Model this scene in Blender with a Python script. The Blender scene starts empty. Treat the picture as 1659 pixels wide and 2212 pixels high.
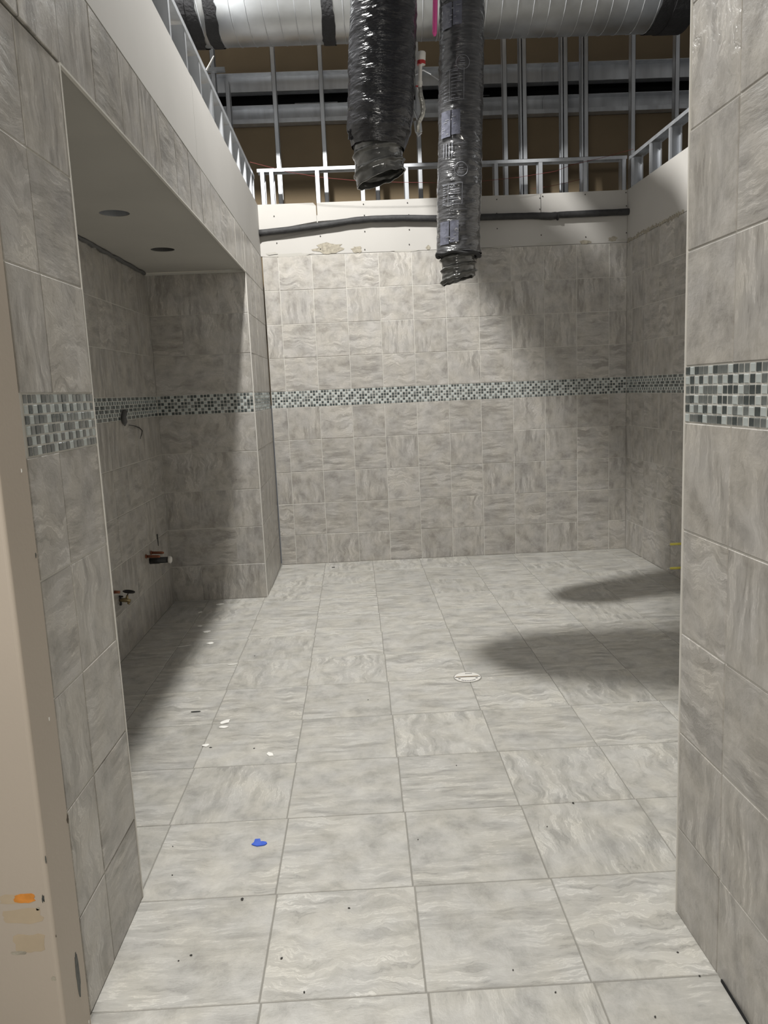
import bpy, math, random
from mathutils import Vector, Matrix, noise
random.seed(7)
S = 0.308                      # one wall tile with its joint, in metres; all lengths below are in tiles
C = bpy.context.scene.collection

# ------------------------------------------------------------------ camera
W, H, F = 1659, 2212, 1669.4
YAW, PITCH, ROLL = 0.0235, -0.156, -0.0435
HC = 5.345
cy, sy, cp, sp = math.cos(YAW), math.sin(YAW), math.cos(PITCH), math.sin(PITCH)
cf = Vector((sy*cp, cy*cp, sp)); cr = Vector((cy, -sy, 0)); cu = cr.cross(cf)
c_, s_ = math.cos(ROLL), math.sin(ROLL)
cr, cu = c_*cr + s_*cu, -s_*cr + c_*cu
cam_d = bpy.data.cameras.new('camera'); cam = bpy.data.objects.new('camera', cam_d); C.objects.link(cam)
M = Matrix.Identity(4)
for i in range(3):
    M[i][0], M[i][1], M[i][2] = cr[i], cu[i], -cf[i]
M[2][3] = HC*S
cam.matrix_world = M
cam_d.sensor_fit = 'VERTICAL'; cam_d.sensor_height = 36; cam_d.lens = F/H*36
cam_d.clip_start = 0.02; cam_d.clip_end = 60
bpy.context.scene.camera = cam
CAM = Vector((0, 0, HC))
def hit(px, py, p0, n):                                  # where a sight line meets a wall plane
    v = cf + cr*((px-W/2)/F) - cu*((py-H/2)/F)
    p0 = Vector(p0); n = Vector(n)
    return CAM + v*((p0-CAM).dot(n)/v.dot(n))
def at(px, py, Y): return hit(px, py, (0, Y, 0), (0, 1, 0))
def onfloor(px, py): return hit(px, py, (0, 0, 0), (0, 0, 1))
def onx(px, py, X): return hit(px, py, (X, 0, 0), (1, 0, 0))

# ------------------------------------------------------------------ world, lights, exposure
sc = bpy.context.scene
w = bpy.data.worlds.new('world'); sc.world = w; w.use_nodes = True
bgn = w.node_tree.nodes['Background']
bgn.inputs[0].default_value = (0.95, 0.97, 1.0, 1); bgn.inputs[1].default_value = 0.09
def light(name, kind, loc, energy, color, size=None, rot=None, size_y=None):
    d = bpy.data.lights.new(name, kind); d.energy = energy; d.color = color
    if kind == 'AREA':
        d.size = size
        if size_y: d.shape = 'RECTANGLE'; d.size_y = size_y
    else: d.shadow_soft_size = size
    o = bpy.data.objects.new(name, d); C.objects.link(o); o.location = Vector(loc)*S
    if rot: o.rotation_euler = rot
    return o
light('work_light', 'POINT', (-1.62, 16.07, 17.46), 960, (1, 0.985, 0.95), 0.10)
light('corridor_light', 'AREA', (-2.2, -2.2, 8.8), 72, (1, 0.96, 0.89), 1.2, (math.radians(48), 0, 0), 0.6)
sc.view_settings.view_transform = 'Standard'; sc.view_settings.look = 'None'
sc.view_settings.gamma = 1; sc.view_settings.use_curve_mapping = False
sc.view_settings.exposure = 0.0

# ------------------------------------------------------------------ materials
def new_mat(name):
    m = bpy.data.materials.new(name); m.use_nodes = True
    nt = m.node_tree; b = nt.nodes['Principled BSDF']
    return m, nt, b
def nd(nt, t, **k):
    n = nt.nodes.new(t)
    for a, v in k.items():
        if a == 'op': n.operation = v
        elif a.startswith('i'): n.inputs[int(a[1:])].default_value = v
        else: setattr(n, a, v)
    return n
def simple(name, col, rough=0.5, metal=0, spec=0.5, var=0.06, vscale=6, bump=0, bscale=40, coat=0, stretch=None):
    m, nt, b = new_mat(name); L = nt.links.new
    tc = nd(nt, 'ShaderNodeTexCoord'); mp = nd(nt, 'ShaderNodeMapping')
    if stretch: mp.inputs['Scale'].default_value = stretch
    L(tc.outputs['Object'], mp.inputs[0])
    nz = nd(nt, 'ShaderNodeTexNoise'); nz.inputs['Scale'].default_value = vscale; nz.inputs['Detail'].default_value = 5
    L(mp.outputs[0], nz.inputs['Vector'])
    rp = nd(nt, 'ShaderNodeValToRGB')
    rp.color_ramp.elements[0].position = .3; rp.color_ramp.elements[1].position = .7
    rp.color_ramp.elements[0].color = tuple(c*(1-var) for c in col)+(1,)
    rp.color_ramp.elements[1].color = tuple(min(1, c*(1+var)) for c in col)+(1,)
    L(nz.outputs['Fac'], rp.inputs[0]); L(rp.outputs[0], b.inputs['Base Color'])
    b.inputs['Roughness'].default_value = rough; b.inputs['Metallic'].default_value = metal
    b.inputs['Specular IOR Level'].default_value = spec; b.inputs['Coat Weight'].default_value = coat
    if bump:
        n2 = nd(nt, 'ShaderNodeTexNoise'); n2.inputs['Scale'].default_value = bscale; n2.inputs['Detail'].default_value = 4
        L(mp.outputs[0], n2.inputs['Vector'])
        bp = nd(nt, 'ShaderNodeBump'); bp.inputs['Strength'].default_value = bump; bp.inputs['Distance'].default_value = .01
        L(n2.outputs['Fac'], bp.inputs['Height']); L(bp.outputs[0], b.inputs['Normal'])
    return m
def tile_mat(name, dark, light_, floor=False, rough=.34):
    m, nt, b = new_mat(name); L = nt.links.new
    tc = nd(nt, 'ShaderNodeTexCoord'); oi = nd(nt, 'ShaderNodeObjectInfo')
    rnd = oi.outputs['Random']
    def math_(op, a, bv=None, c=None):
        n = nd(nt, 'ShaderNodeMath', op=op)
        for i, v in enumerate((a, bv, c)):
            if v is None: continue
            if isinstance(v, (int, float)): n.inputs[i].default_value = v
            else: L(v, n.inputs[i])
        return n.outputs[0]
    r2 = math_('FRACT', math_('MULTIPLY', rnd, 91.7)); r3 = math_('FRACT', math_('MULTIPLY', rnd, 733.3))
    if floor: ang = math_('MULTIPLY', math_('GREATER_THAN', r2, .72), math.pi/2)
    else: ang = math_('MULTIPLY', math_('FLOOR', math_('MULTIPLY', r2, 4)), math.pi/2)
    vr = nd(nt, 'ShaderNodeVectorRotate', rotation_type='Z_AXIS'); L(tc.outputs['Object'], vr.inputs['Vector']); L(ang, vr.inputs['Angle'])
    cb = nd(nt, 'ShaderNodeCombineXYZ'); L(math_('MULTIPLY', rnd, 57), cb.inputs[0]); L(math_('MULTIPLY', r3, 31), cb.inputs[1]); L(math_('MULTIPLY', r2, 17), cb.inputs[2])
    ad = nd(nt, 'ShaderNodeVectorMath', op='ADD'); L(vr.outputs[0], ad.inputs[0]); L(cb.outputs[0], ad.inputs[1])
    P = ad.outputs[0]
    wn = nd(nt, 'ShaderNodeTexNoise'); wn.inputs['Scale'].default_value = 7.5; wn.inputs['Detail'].default_value = 4; L(P, wn.inputs['Vector'])
    sb = nd(nt, 'ShaderNodeVectorMath', op='SUBTRACT'); L(wn.outputs['Color'], sb.inputs[0]); sb.inputs[1].default_value = (.5, .5, .5)
    sc_ = nd(nt, 'ShaderNodeVectorMath', op='SCALE'); L(sb.outputs[0], sc_.inputs[0]); L(math_('ADD', math_('MULTIPLY', math_('POWER', r3, 2), .17), .03), sc_.inputs['Scale'])
    wp = nd(nt, 'ShaderNodeVectorMath', op='ADD'); L(P, wp.inputs[0]); L(sc_.outputs[0], wp.inputs[1])
    st = nd(nt, 'ShaderNodeMapping'); st.inputs['Scale'].default_value = (1.5, 7.5, 1); L(wp.outputs[0], st.inputs[0])
    n1 = nd(nt, 'ShaderNodeTexNoise'); n1.inputs['Scale'].default_value = 3.0; n1.inputs['Detail'].default_value = 8; n1.inputs['Roughness'].default_value = .66; L(st.outputs[0], n1.inputs['Vector'])
    n2 = nd(nt, 'ShaderNodeTexNoise'); n2.inputs['Scale'].default_value = 9; n2.inputs['Detail'].default_value = 8; n2.inputs['Roughness'].default_value = .68; L(wp.outputs[0], n2.inputs['Vector'])
    mk = nd(nt, 'ShaderNodeTexNoise'); mk.inputs['Scale'].default_value = 4.0; mk.inputs['Detail'].default_value = 1; L(P, mk.inputs['Vector'])
    mr = nd(nt, 'ShaderNodeMapRange'); mr.inputs[1].default_value = .38; mr.inputs[2].default_value = .62; L(mk.outputs['Fac'], mr.inputs[0])
    # mostly cloudy, streaked where the mask says so
    mixv = nd(nt, 'ShaderNodeMix'); L(mr.outputs[0], mixv.inputs[0]); L(n2.outputs['Fac'], mixv.inputs[2]); L(n1.outputs['Fac'], mixv.inputs[3])
    v = mixv.outputs[0]
    rp = nd(nt, 'ShaderNodeValToRGB'); e = rp.color_ramp.elements
    e[0].position = .35; e[1].position = .67; e[0].color = dark+(1,); e[1].color = light_+(1,)
    mid = e.new(.50); mid.color = tuple((a*.45+c*.55) for a, c in zip(dark, light_))+(1,)
    L(v, rp.inputs[0])
    # thin light ripples
    ab = math_('ABSOLUTE', math_('SUBTRACT', n1.outputs['Fac'], .56)); rip = nd(nt, 'ShaderNodeMapRange'); rip.inputs[1].default_value = .0; rip.inputs[2].default_value = .022; rip.inputs[3].default_value = 1; rip.inputs[4].default_value = 0; L(ab, rip.inputs[0])
    ripm = math_('MULTIPLY', math_('MULTIPLY', rip.outputs[0], mr.outputs[0]), .8)
    mx = nd(nt, 'ShaderNodeMix', data_type='RGBA'); L(ripm, mx.inputs[0]); L(rp.outputs[0], mx.inputs[6]); mx.inputs[7].default_value = tuple(min(1, c*1.22) for c in light_)+(1,)
    # dark flecks beside them
    ab2 = math_('ABSOLUTE', math_('SUBTRACT', n1.outputs['Fac'], .41)); rd = nd(nt, 'ShaderNodeMapRange'); rd.inputs[1].default_value = 0; rd.inputs[2].default_value = .014; rd.inputs[3].default_value = 1; rd.inputs[4].default_value = 0; L(ab2, rd.inputs[0])
    rdm = math_('MULTIPLY', math_('MULTIPLY', rd.outputs[0], mr.outputs[0]), .65)
    mx2 = nd(nt, 'ShaderNodeMix', data_type='RGBA'); L(rdm, mx2.inputs[0]); L(mx.outputs[2], mx2.inputs[6]); mx2.inputs[7].default_value = tuple(c*.72 for c in dark)+(1,)
    # warm / cool drift
    n4 = nd(nt, 'ShaderNodeTexNoise'); n4.inputs['Scale'].default_value = 7; L(P, n4.inputs['Vector'])
    tint = nd(nt, 'ShaderNodeMix', data_type='RGBA', blend_type='MULTIPLY'); tint.inputs[0].default_value = 1
    tr = nd(nt, 'ShaderNodeValToRGB'); tr.color_ramp.elements[0].position = .35; tr.color_ramp.elements[1].position = .65
    tr.color_ramp.elements[0].color = (1, .985, .955, 1); tr.color_ramp.elements[1].color = (.975, .975, .985, 1)
    L(n4.outputs['Fac'], tr.inputs[0]); L(mx2.outputs[2], tint.inputs[6]); L(tr.outputs[0], tint.inputs[7])
    hs = nd(nt, 'ShaderNodeHueSaturation'); L(tint.outputs[2], hs.inputs['Color']); L(math_('ADD', math_('MULTIPLY', r3, .12), .94), hs.inputs['Value'])
    L(hs.outputs[0], b.inputs['Base Color'])
    b.inputs['Roughness'].default_value = rough
    bp = nd(nt, 'ShaderNodeBump'); bp.inputs['Strength'].default_value = .6; bp.inputs['Distance'].default_value = .008
    L(v, bp.inputs['Height']); L(bp.outputs[0], b.inputs['Normal'])
    return m
MT = {}
MT['tile'] = tile_mat('wall_tile', (.29, .275, .253), (.52, .50, .468))
MT['ftile'] = tile_mat('floor_tile', (.325, .318, .295), (.545, .535, .50), floor=True, rough=.45)
MT['grout'] = simple('wall_grout', (.63, .615, .57), .8)
MT['fgrout'] = simple('floor_grout', (.26, .252, .228), .85)
MT['mgrout'] = simple('mosaic_grout', (.60, .59, .55), .7)
MT['braid'] = simple('braided_steel', (.50, .49, .45), .35, metal=.7, var=.25, vscale=60, bump=.4, bscale=90)
MT['glass_dark'] = simple('mosaic_dark', (.075, .088, .088), .12, var=.3, vscale=30, coat=.6)
MT['glass_mid'] = simple('mosaic_mid', (.17, .185, .18), .15, var=.25, vscale=30, coat=.6)
MT['glass_light'] = simple('mosaic_light', (.46, .50, .49), .3, var=.12, vscale=30)
MT['drywall'] = simple('drywall', (.47, .455, .43), .9, var=.03, vscale=2)
MT['drywall2'] = simple('drywall_soffit', (.44, .425, .39), .9, var=.05, vscale=1.5)
MT['paper'] = simple('brown_sheathing', (.205, .155, .095), .9, var=.12, vscale=1.2)
MT['steel'] = simple('galvanised_steel', (.60, .62, .65), .36, metal=.68, var=.12, vscale=14, stretch=(1, 1, .2))
MT['duct'] = simple('duct_steel', (.58, .60, .62), .34, metal=.9, var=.12, vscale=5, bump=.15, bscale=8)
MT['black'] = simple('black_mastic', (.022, .022, .024), .75, var=.3, bump=.6, bscale=40)
MT['dark'] = simple('shade_black', (.004, .004, .005), .9)  # near-black that stands in for deep shade
MT['jacket'] = simple('black_plastic_jacket', (.018, .018, .021), .24, var=.3, vscale=12, bump=1.0, bscale=17, coat=.3, stretch=(1, 1, 3.6))
MT['jacket2'] = simple('grey_plastic_jacket', (.06, .06, .063), .22, var=.35, vscale=10, bump=1.0, bscale=12, coat=.7, stretch=(1, 1, 5))
MT['core'] = simple('clear_grey_core', (.085, .085, .08), .16, var=.4, vscale=16, bump=.6, bscale=14, coat=.7)
MT['rubber'] = simple('black_pipe_insulation', (.03, .03, .031), .7, var=.3, vscale=20, bump=.3, bscale=60)
MT['copper'] = simple('copper', (.30, .12, .07), .4, metal=.7, var=.2)
MT['brass'] = simple('brass', (.34, .27, .15), .35, metal=.8, var=.2)
MT['blackplastic'] = simple('black_plastic', (.012, .012, .012), .35)
MT['white'] = simple('white_plastic', (.72, .70, .66), .5)
MT['bulb'] = simple('pale_socket', (.45, .42, .38), .4)
MT['red'] = simple('red_band', (.45, .03, .03), .5)
MT['string'] = simple('red_string', (.16, .03, .03), .8)
MT['pink'] = simple('pink_ribbon', (.75, .10, .35), .6)
MT['yellow'] = simple('yellow_insulation', (.85, .76, .14), .5)
MT['blue'] = simple('blue_tape', (.03, .11, .62), .6)
MT['chip'] = simple('white_plaster_chip', (.88, .87, .83), .8)
MT['speck'] = simple('dark_grit', (.03, .028, .025), .8)
MT['trim'] = simple('pale_edge_trim', (.70, .68, .63), .35)
MT['frame'] = simple('taupe_paint', (.45, .39, .325), .5, var=.03, vscale=2, bump=.04, bscale=90)
MT['smear'] = simple('orange_paint', (.62, .24, .04), .7, var=.25, vscale=30)
MT['stain'] = simple('pale_stain', (.44, .355, .25), .7, var=.1, vscale=10)
MT['bare'] = simple('bare_steel_patch', (.055, .06, .055), .5, var=.4, vscale=60, bump=.4)
MT['thinset'] = simple('thinset', (.34, .31, .25), .9, var=.25, vscale=40, bump=.5)
MT['caulk'] = simple('dark_crack', (.10, .08, .06), .9, var=.4, vscale=30)
MT['print'] = simple('pale_print', (.22, .225, .25), .35, var=.35, vscale=60)
MT['label'] = simple('label_glare', (.13, .135, .17), .2, var=.3, vscale=25, bump=.6, bscale=20)  # label tone with its highlights largely painted in
MT['slab'] = simple('bare_stud_back', (.12, .12, .12), .8)

# ------------------------------------------------------------------ mesh builder
class MB:
    def __init__(s): s.v = []; s.f = []; s.m = []; s.cur = 0; s.smooth = False
    def add(s, vs, fs):
        o = len(s.v); s.v += [Vector(p) for p in vs]; s.f += [tuple(i+o for i in f) for f in fs]; s.m += [s.cur]*len(fs)
    def box(s, x0, x1, y0, y1, z0, z1, mtx=None):
        vs = [Vector((x, y, z)) for z in (z0, z1) for y in (y0, y1) for x in (x0, x1)]
        if mtx: vs = [mtx @ p for p in vs]
        s.add(vs, [(0, 2, 3, 1), (4, 5, 7, 6), (0, 1, 5, 4), (2, 6, 7, 3), (0, 4, 6, 2), (1, 3, 7, 5)])
    def tube(s, pts, r, seg=12, cap=True, closed=False):
        pts = [Vector(p) for p in pts]; n = len(pts)
        rr = r if isinstance(r, (list, tuple)) else [r]*n
        up = None; rings = []
        for i, p in enumerate(pts):
            if closed: t = pts[(i+1) % n]-pts[i-1]
            else: t = pts[min(i+1, n-1)]-pts[max(i-1, 0)]
            t.normalize()
            if up is None: up = Vector((0, 0, 1)) if abs(t.z) < .9 else Vector((1, 0, 0))
            a = t.cross(up); a.normalize(); b = a.cross(t); b.normalize(); up = b
            rings.append([p+(a*math.cos(k*2*math.pi/seg)+b*math.sin(k*2*math.pi/seg))*rr[i] for k in range(seg)])
        vs = [q for rg in rings for q in rg]; fs = []
        for i in range(n if closed else n-1):
            j = (i+1) % n
            for k in range(seg):
                fs.append((i*seg+k, i*seg+(k+1) % seg, j*seg+(k+1) % seg, j*seg+k))
        if cap and not closed: fs += [tuple(range(seg))[::-1], tuple((n-1)*seg+k for k in range(seg))]
        s.add(vs, fs)
    def prism(s, outline, z0, z1, mtx=None):
        n = len(outline); vs = [Vector((x, y, z0)) for x, y in outline]+[Vector((x, y, z1)) for x, y in outline]
        if mtx: vs = [mtx @ p for p in vs]
        s.add(vs, [tuple(range(n))[::-1], tuple(range(n, 2*n))]+[(i, (i+1) % n, n+(i+1) % n, n+i) for i in range(n)])
    def mesh(s, name, mats, base=Vector((0, 0, 0))):
        me = bpy.data.meshes.new(name); me.from_pydata([(p-base)*S for p in s.v], [], s.f)
        for m in (mats if isinstance(mats, (list, tuple)) else [mats]): me.materials.append(m)
        for i, p in enumerate(me.polygons):
            p.material_index = s.m[i]; p.use_smooth = s.smooth
        me.update(); return me
def link(name, me, parent=None, loc=None, mtx=None):
    o = bpy.data.objects.new(name, me); C.objects.link(o)
    if parent: o.parent = parent
    if mtx is not None: o.matrix_local = mtx
    elif loc is not None: o.location = Vector(loc)*S
    return o
def struct(name, mb=None, mat=None, **k):
    o = link(name, mb.mesh(name, mat) if mb else None); o['kind'] = 'structure'
    return o
def part(parent, name, mb, mat, label=None, stuff=False, base=None):
    b = Vector(base) if base is not None else Vector((0, 0, 0))
    o = link(name, mb.mesh(name, mat, b), parent)
    if label: o['label'] = label
    if stuff: o['kind'] = 'stuff'
    return o
def thing(name, label, cat, base, group=None):
    o = link(name, None, None, base); o['label'] = label; o['category'] = cat
    if group: o['group'] = group
    o.empty_display_size = .05; o['base'] = list(base)
    return o
def tpart(t, name, mb, mat, label=None, stuff=False):
    return part(t, name, mb, mat, label, stuff, base=Vector(t['base']))
def single(name, label, cat, mb, mat, base, group=None):
    o = link(name, mb.mesh(name, mat, Vector(base)), None, base); o['label'] = label; o['category'] = cat
    if group: o['group'] = group
    return o

# ------------------------------------------------------------------ tiles
_cache = {}
def tile_mesh(w_, h_, t_, bev, mat, nm):
    key = (round(w_, 3), round(h_, 3), t_, bev, mat.name)
    if key in _cache: return _cache[key]
    m = MB(); a, b = w_/2, h_/2
    rings = [(a, b, 0), (a, b, t_-bev), (a-bev, b-bev, t_)]
    vs = []
    for (p, q, z) in rings: vs += [(-p, -q, z), (p, -q, z), (p, q, z), (-p, q, z)]
    fs = []
    for r in range(2):
        for k in range(4): fs.append((r*4+k, r*4+(k+1) % 4, r*4+4+(k+1) % 4, r*4+4+k))
    fs.append((8, 9, 10, 11)); m.add(vs, fs)
    _cache[key] = m.mesh(nm, mat); return _cache[key]
JT = .015
def frame(o, ang_u):
    """wall frame: u along the wall, v up, n out of the wall; o = (x, y) of the face line"""
    ux, uy = ang_u; l = math.hypot(ux, uy); ux /= l; uy /= l
    M = Matrix(((ux, 0, uy, o[0]), (uy, 0, -ux, o[1]), (0, 1, 0, 0), (0, 0, 0, 1)))
    return M
def local(M, u, v, n=0): return M @ Vector((u, v, n))
def put(M, u, v, n, me, name, parent):
    p = local(M, u, v, n); R = M.to_3x3().to_4x4(); R.translation = p*S
    return link(name, me, parent, mtx=R)
BB, BT = 4.94, 5.44                                      # mosaic band
ROWS = [(-.0, .94)]+[(.94+k, 1.94+k) for k in range(4)]+[(BT+k, BT+1+k) for k in range(4)]
TT = .03
def lay(parent, M, u0, u1, joints, rows=ROWS):
    """tiles between the vertical joints; the face of the tiles is the plane n=0"""
    cols = [u0]+[j for j in joints if u0+.03 < j < u1-.03]+[u1]
    for r, (v0, v1) in enumerate(rows):
        for a, b in zip(cols, cols[1:]):
            w_, h_ = b-a-JT, v1-v0-JT
            if w_ < .03: continue
            me = tile_mesh(w_, h_, TT, .006, MT['tile'], 'tile')
            dn = random.uniform(-.004, .003)
            put(M, (a+b)/2, (v0+v1)/2, -TT+dn, me, 'tile', parent)
PER = [(4, 0), (2, 1), (4, 2), (4, 1), (2, 0), (4, 3)]
def mosaic(parent, M, u0, u1, single_to=None, shift=0):
    """six rows of little glass and stone squares, one object each where they show large"""
    p = .0836; g = .0135; ncol = int((u1-u0)/p); p = (u1-u0)/max(1, ncol)
    stuff = MB(); n = 0
    gb = MB(); gb.box(u0, u1, BB+.004, BT-.004, -.012, -.006, M); part(parent, 'mosaic_grout', gb, MT['mgrout'])
    for r in range(6):
        v0 = BB+(r+.5)*(BT-BB)/6; hh = (BT-BB)/6-g
        per, off = PER[r]
        for c in range(ncol):
            u = u0+(c+.5)*p
            k = 2 if (c+off+shift) % per == 0 else (0 if random.random() < .55 else 1)
            mat = (MT['glass_dark'], MT['glass_mid'], MT['glass_light'])[k]
            dn = random.uniform(-.003, .003)
            if single_to and u <= single_to:
                me = tile_mesh(p-g, hh, .022, .005, mat, 'mosaic_tile')
                put(M, u, v0, -.022+dn, me, 'mosaic_tile', parent); n += 1
            else:
                stuff.cur = k; a, b = (p-g)/2, hh/2; t0, t1, bv = -.022, dn, .005
                vs = []
                for (x, y, z) in ((a, b, t0), (a, b, t1-bv), (a-bv, b-bv, t1)):
                    vs += [local(M, u+sx*x, v0+sy_*y, z) for sx, sy_ in ((-1, -1), (1, -1), (1, 1), (-1, 1))]
                fs = [(q*4+k2, q*4+(k2+1) % 4, q*4+4+(k2+1) % 4, q*4+4+k2) for q in range(2) for k2 in range(4)]+[(8, 9, 10, 11)]
                stuff.add(vs, fs)
    if stuff.v: part(parent, 'mosaic_band', stuff, [MT['glass_dark'], MT['glass_mid'], MT['glass_light']], stuff=True)
def wbox(mb, M, u0, u1, v0, v1, n0, n1): mb.box(u0, u1, v0, v1, n0, n1, M)
def body(name, M, u0, u1, v1=9.44, thick=.35, v0=-.05):
    mb = MB(); wbox(mb, M, u0, u1, v0, v1, -thick, -.010)
    return struct(name, mb, MT['grout'])
def edge(parent, M, u, v0, v1, wd=.02, n0=-.03, n1=.004):
    mb = MB(); wbox(mb, M, u-wd/2, u+wd/2, v0, v1, n0, n1); part(parent, 'edge_trim', mb, MT['trim'])

D = 24.12; X1, X2 = -2.74, 8.27
NR = Vector((2.949, 7.044)); AR = .0288
NLx, NLy, AL = -2.627, 7.773, -.0107
DA, XA = 20.235, -5.237

# back wall
M_back = frame((X1, D), (1, 0)); Lb = X2-X1
wall_back = body('wall_back', M_back, 0, Lb, 9.44)
lay(wall_back, M_back, 0, Lb, [.464+k for k in range(12)]); mosaic(wall_back, M_back, .01, Lb-.01)
# right wall of the room
AF = .0228
M_right = frame((X2, D), (math.sin(AF), -math.cos(AF))); Lr = D-7.2
wall_right = body('wall_right', M_right, -.3, Lr)
lay(wall_right, M_right, 0, Lr, [.42+k for k in range(18)]); mosaic(wall_right, M_right, .01, Lr, shift=1)
# wall end beside the door, right
M_nr = frame(NR, (math.sin(AR), -math.cos(AR)))
wall_front_right = body('wall_front_right', M_nr, 0.012, 7.5, 11, thick=.5)
rowsN = ROWS+[(9.44, 10.44)]
lay(wall_front_right, M_nr, 0.02, 5.9, [.862+k for k in range(6)], rowsN); mosaic(wall_front_right, M_nr, .02, 5.86, single_to=2.6)
edge(wall_front_right, M_nr, .008, 0, 10.44, .016)
# wall facing back into the room behind it
M_fr = frame((8.66, 7.2), (-1, 0))
wall_front = body('wall_front', M_fr, 0, 5.2)
lay(wall_front, M_fr, 0, 5.18, [.5+k for k in range(6)])
# wall end beside the door, left
M_nl = frame((NLx-1.62*math.sin(AL)*-1, NLy-1.62), (-math.sin(AL)*-1*0, 1))
M_nl = frame((NLx+1.62*math.sin(AL), NLy-1.62*math.cos(AL)), (-math.sin(AL), math.cos(AL)))
wall_front_left = body('wall_front_left', M_nl, -.1, 1.608, 8.44, thick=.5)
lay(wall_front_left, M_nl, 0, 1.6, [1.62-.971], ROWS[:8]); mosaic(wall_front_left, M_nl, .05, 1.6, single_to=1.7, shift=2)
edge(wall_front_left, M_nl, 1.612, 0, 8.44, .016)
# left wall: fascia over the alcove and the return beyond it
dxl = (X1-NLx)/(DA-NLy)
M_l = frame((NLx, NLy), (dxl, 1)); cl = math.hypot(dxl, 1); Ll = (D-NLy)*cl; Lret = (DA-NLy)*cl
mb = MB(); wbox(mb, M_l, Lret+.05, Ll+.12, -.05, 9.44, -.30, -.010); wbox(mb, M_l, -1.62, Lret+.06, 8.56, 9.44, -.30, -.010)
wall_left = struct('wall_left', mb, MT['grout'])
js = [-.91+.03]+[.03+1.005*k for k in range(0, 3)]+[2.9+1.015*k for k in range(0, 14)]
lay(wall_left, M_l, -1.60, Lret, js, [(8.455, 9.44)])
lay(wall_left, M_l, Lret+.01, Ll, [Lret+.72, Lret+1.72, Lret+2.72], ROWS)
mosaic(wall_left, M_l, Lret+.02, Ll-.02)
edge(wall_left, M_l, Lret+.003, 0, 8.46, .014, -.02, .003)
mb = MB(); wbox(mb, M_l, 0, Lret, 8.44, 8.462, -.03, .004); part(wall_left, 'edge_trim', mb, MT['trim'])
# alcove
M_a = frame((XA, DA), (1, 0)); La = X1-XA
wall_alcove_back = body('wall_alcove_back', M_a, -.3, La-.02, 8.5, thick=.3)
lay(wall_alcove_back, M_a, 0, La-.012, [La-.715, La-1.715], ROWS[:8]); mosaic(wall_alcove_back, M_a, .01, La-.03, shift=1)
M_al = frame((XA, 7.95), (0, 1)); Lal = DA-7.95
wall_alcove_left = body('wall_alcove_left', M_al, 0, Lal, 8.5, thick=.3)
lay(wall_alcove_left, M_al, 0, Lal, [.3+k for k in range(13)], ROWS[:8]); mosaic(wall_alcove_left, M_al, .01, Lal-.02, shift=2)
mb = MB(); mb.box(XA-.3, NLx-.1, 7.62, 7.95, -.05, 8.5); wall_alcove_front = struct('wall_alcove_front', mb, MT['drywall'])

# ceiling of the alcove with two round openings
cans = [(-4.02, 13.85), (-4.06, 17.24)]; RC = .25
mb = MB(); zc = 8.50; x0, x1_ = XA, X1+.02
def rect(xa, xb, ya, yb): mb.box(xa, xb, ya, yb, zc, zc+.04)
hx = .5
xf = lambda y: NLx+dxl*(y-NLy)-.031
rect(x0, xf(10.6), 7.95, 10.6); rect(x0, xf(cans[0][1]-hx), 10.6, cans[0][1]-hx); rect(x0, xf(cans[1][1]-hx), cans[0][1]+hx, cans[1][1]-hx); rect(x0, xf(DA), cans[1][1]+hx, DA)
for cx, cyy in cans:
    rect(x0, cx-hx, cyy-hx, cyy+hx); rect(cx+hx, xf(cyy+hx), cyy-hx, cyy+hx)
    n = 32; outer = []
    for k in range(n):
        a = 2*math.pi*k/n; c, s = math.cos(a), math.sin(a); q = hx/max(abs(c), abs(s)); outer.append((cx+c*q, cyy+s*q))
    inner = [(cx+RC*math.cos(2*math.pi*k/n), cyy+RC*math.sin(2*math.pi*k/n)) for k in range(n)]
    vs = [(x, y, zc) for x, y in outer]+[(x, y, zc) for x, y in inner]+[(x, y, zc+.04) for x, y in inner]
    fs = [(k, n+k, n+(k+1) % n, (k+1) % n) for k in range(n)]+[(n+k, 2*n+k, 2*n+(k+1) % n, n+(k+1) % n) for k in range(n)]
    mb.add(vs, fs)
ceiling = struct('ceiling', mb, MT['drywall2'])
# joint compound bead at the wall line
mb = MB(); pts = [(XA+.03, 8.0+.25*k, 8.47+random.uniform(-.02, .015)) for k in range(49)]
mb.tube(pts, [random.uniform(.03, .06) for _ in pts], 6); part(ceiling, 'caulk_bead', mb, MT['slab'])

# ------------------------------------------------------------------ floor
mb = MB(); mb.box(-5.6, 8.9, -5, 24.4, -.3, -.006); floor = struct('floor', mb, MT['fgrout'])
FP, RP = 1.495, 1.508
for k in range(-6, 12):
    ya = 6.17+RP*k; yb = min(ya+RP, D-.005); ym = (ya+yb)/2
    if yb-ya < .1: continue
    for j in range(-5, 7):
        xa = .345+FP*j-.0118*(ym-6.2); xb = xa+FP
        if ya < 7.6: lo, hi = (-2.70, 3.1) if ya < 6 else (-2.70, 8.6)
        else: lo, hi = (XA, 8.62)
        if ya > 20: lo = XA if yb < 20 else (XA if ya < DA-.3 else X1)
        hi = min(hi, X2+(D-ym)*AF) if ya > 7 else hi
        a, b = max(xa, lo), min(xb, hi)
        if b-a < .06: continue
        yb2 = yb
        if a < X1-.3 and yb > DA: yb2 = DA
        me = tile_mesh(b-a-.011, yb2-ya-.011, .03, .006, MT['ftile'], 'floor_tile')
        o = link('tile', me, floor, loc=((a+b)/2, (ya+yb2)/2, -.03+random.uniform(-.002, .001)))
# black strip painting in the shade of the gap under the right-hand wall tiles near the door
mb = MB(); mb.box(2.966, 2.978, 4.9, 6.08, .002, .028); part(wall_front_right, 'gap_shade', mb, MT['dark'])

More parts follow.
